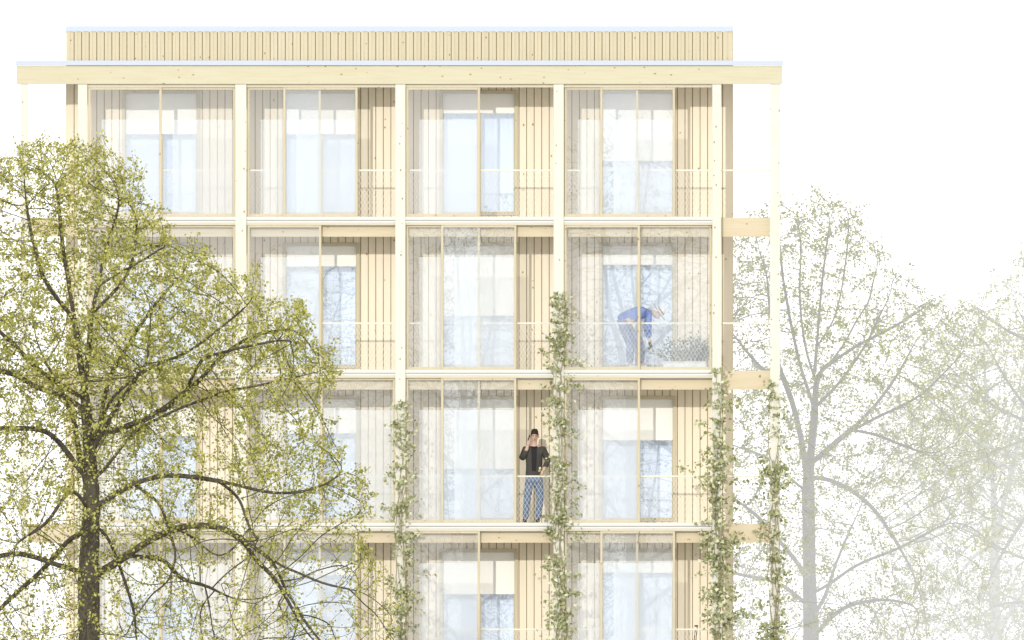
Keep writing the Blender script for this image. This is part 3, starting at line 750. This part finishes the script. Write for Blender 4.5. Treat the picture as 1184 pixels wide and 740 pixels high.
def disc(mb, c, r0, r1, h0, h1, k=20):
    n = len(mb.v)
    for i in range(k):
        a = 2*math.pi*i/k; d = u*math.cos(a)+w*math.sin(a)
        mb.v += [tuple(c+d*r0+ax*h0), tuple(c+d*r1+ax*h1)]
    for i in range(k): mb.f.append((n+2*i, n+2*i+1, n+2*((i+1)%k)+1, n+2*((i+1)%k)))
disc(hat, c0, .085,.20,.045,.015); disc(hat, c0, .09,.082,.045,.12); disc(hat, c0, .082,.0,.12,.14); disc(hat, c0, .084,.20,.040,.010)
ho = hat.build('hat', HATM, Gd, smooth=True)
bd = MB(); disc(bd, c0, .094,.092,.048,.075); disc(bd, c0, .20,.203,.008,.022); bd.build('hat_band', BAND, ho)
x, z = P_(760.5,365); MB().ball((x-.03,.0,z+.015),(.06,.082,.07),12,8).build('hair', plain('grey_hair',(.35,.33,.31,1)), Gd, smooth=True)
# hand shears
x, z = P_(753,402)
sh = MB().tube([(0,0,.05),(.02,.004,0),(.05,0,-.13)],[.010,.012,.004],6).tube([(.03,-.01,.05),(.025,-.004,0),(.035,0,-.13)],[.010,.012,.004],6).build('garden_shears', plain('steel_tool',(.12,.12,.11,1),.4), None, loc=(gx+x, gy-.15, gz+z), smooth=True)
tag(sh, 'dark garden shears in the bending gardener\'s glove', 'shears')

# planter trough with its shrub
px0, px1 = X(767), X(816); zf = Z(427.3)-.004
pl = empty('planter', ((px0+px1)/2, .75, zf)); tag(pl, 'long pale planter trough on the balcony floor beside the gardener', 'planter'); hw = (px1-px0)/2
PLM = plain('pale_planter', (.78,.77,.72,1), .7, .08)
MB().box(-hw,hw,-.17,-.145,0,.15).box(-hw,hw,.145,.17,0,.15).box(-hw,-hw+.025,-.145,.145,0,.15).box(hw-.025,hw,-.145,.145,0,.15).box(-hw+.025,hw-.025,-.145,.145,0.002,.02).build('trough', PLM, pl, bevel=.005)
MB().box(-hw-.012,hw+.012,-.185,-.15,.151,.165).box(-hw-.012,hw+.012,.15,.185,.151,.165).box(-hw-.012,-hw+.03,-.15,.15,.151,.165).box(hw-.03,hw+.012,-.15,.15,.151,.165).build('rim', PLM, pl)
MB().box(-hw+.026,hw-.026,-.144,.144,.02,.125).build('soil', plain('soil',(.06,.045,.03,1)), pl)
sb = tag(empty('shrub', ((px0+px1)/2, .75, zf+.126)), 'loose grey green shrub growing in the pale balcony planter', 'shrub')
st = MB(); LP = []; rg = random.Random(5)
for i in range(46):
    x = rg.uniform(-hw+.05,hw-.05); y = rg.uniform(-.1,.1); a = rg.gauss(0,.42) + x*1.4; h = rg.uniform(.22,.62)*(1-.38*(abs(x)/hw)**1.5)
    p1 = (x+math.sin(a)*h*.5, y+rg.uniform(-.08,.08), h*.55); p2 = (x+math.sin(a)*h*1.0, y+rg.uniform(-.15,.15), h*.95*math.cos(a*.6))
    st.tube([(x,y,-.05),p1,p2],[.006,.005,.003],4)
    for k in range(34):
        t = rg.uniform(.25,1.05); q = [u0*(1-t)**2*1+2*t*(1-t)*u1+t*t*u2 for u0,u1,u2 in zip((x,y,0),p1,p2)]
        LP.append([q[0]+rg.gauss(0,.035), q[1]+rg.gauss(0,.035), q[2]+rg.gauss(0,.03)])
st.build('stem', IVYSTEM, sb)
link('foliage', leaf_mesh('foliage', np.array(LP), leaf_mat('shrub_leaves', ((.05,.08,.04,1),(.13,.18,.09,1),(.40,.45,.30,1))), (.03,.06), 77), sb)
# dark stick with a forked head leaning on the lowest rail
zf = Z(781.3)
bs = MB().tube([(0,0,0),(.055,-.10,.45),(.10,-.24,.90)],[.012,.011,.010],6).tube([(.03,.02,0),(.085,-.10,.45),(.135,-.24,.90),(.14,-.27,1.00)],[.011,.011,.010,.012],6).box(.085,.155,-.275,-.245,.965,1.0)
tag(bs.build('broom', plain('dark_broom',(.12,.075,.06,1),.8), None, loc=(X(798), .45, zf-.002)), 'thin dark brown broom leaning on the lowest balcony rail', 'broom')

# ------------------------------------------------------------------ light, sky, camera
d = SUN.normalized()
sun = bpy.data.lights.new('sun','SUN'); sun.energy = 2.0; sun.angle = math.radians(.5); sun.color = (1,.985,.95)
so = bpy.data.objects.new('sun', sun); C.objects.link(so); so.rotation_euler = d.to_track_quat('-Z','Y').to_euler(); so.location = (-10,-30,25)
W = bpy.data.worlds.new('World'); scene.world = W; W.use_nodes = True; t = W.node_tree; t.nodes.clear()
sky = t.nodes.new('ShaderNodeTexSky'); sky.sky_type = 'NISHITA'; sky.sun_disc = False
sky.sun_elevation = math.asin(-d.z); sky.sun_rotation = math.atan2(-d.x, -d.y)
b1 = t.nodes.new('ShaderNodeBackground'); b1.inputs[1].default_value = .10; t.links.new(sky.outputs[0], b1.inputs[0])
b2 = t.nodes.new('ShaderNodeBackground'); b2.inputs[0].default_value = (1,1,1,1); b2.inputs[1].default_value = 1.6   # white haze
tc = t.nodes.new('ShaderNodeTexCoord'); sx = t.nodes.new('ShaderNodeSeparateXYZ'); t.links.new(tc.outputs['Generated'], sx.inputs[0])
mr = t.nodes.new('ShaderNodeMapRange'); mr.interpolation_type = 'SMOOTHSTEP'; t.links.new(sx.outputs[2], mr.inputs[0])
mr.inputs[1].default_value = .25; mr.inputs[2].default_value = 1.0; mr.inputs[3].default_value = 1.0; mr.inputs[4].default_value = .55
mx = t.nodes.new('ShaderNodeMixShader'); t.links.new(mr.outputs[0], mx.inputs[0]); t.links.new(b1.outputs[0], mx.inputs[1]); t.links.new(b2.outputs[0], mx.inputs[2])
wo = t.nodes.new('ShaderNodeOutputWorld'); t.links.new(mx.outputs[0], wo.inputs[0])
cam = bpy.data.cameras.new('camera'); cam.type = 'ORTHO'; cam.ortho_scale = 1184/S; cam.clip_start = .5; cam.clip_end = 1000
co = bpy.data.objects.new('camera', cam); C.objects.link(co); co.location = (0,-60,Z(370)); co.rotation_euler = (math.pi/2,0,0); scene.camera = co
scene.view_settings.view_transform = 'Standard'; scene.view_settings.look = 'None'; scene.view_settings.exposure = 0
scene.cycles.transparent_max_bounces = 24; scene.cycles.max_bounces = 8; scene.cycles.use_denoising = True
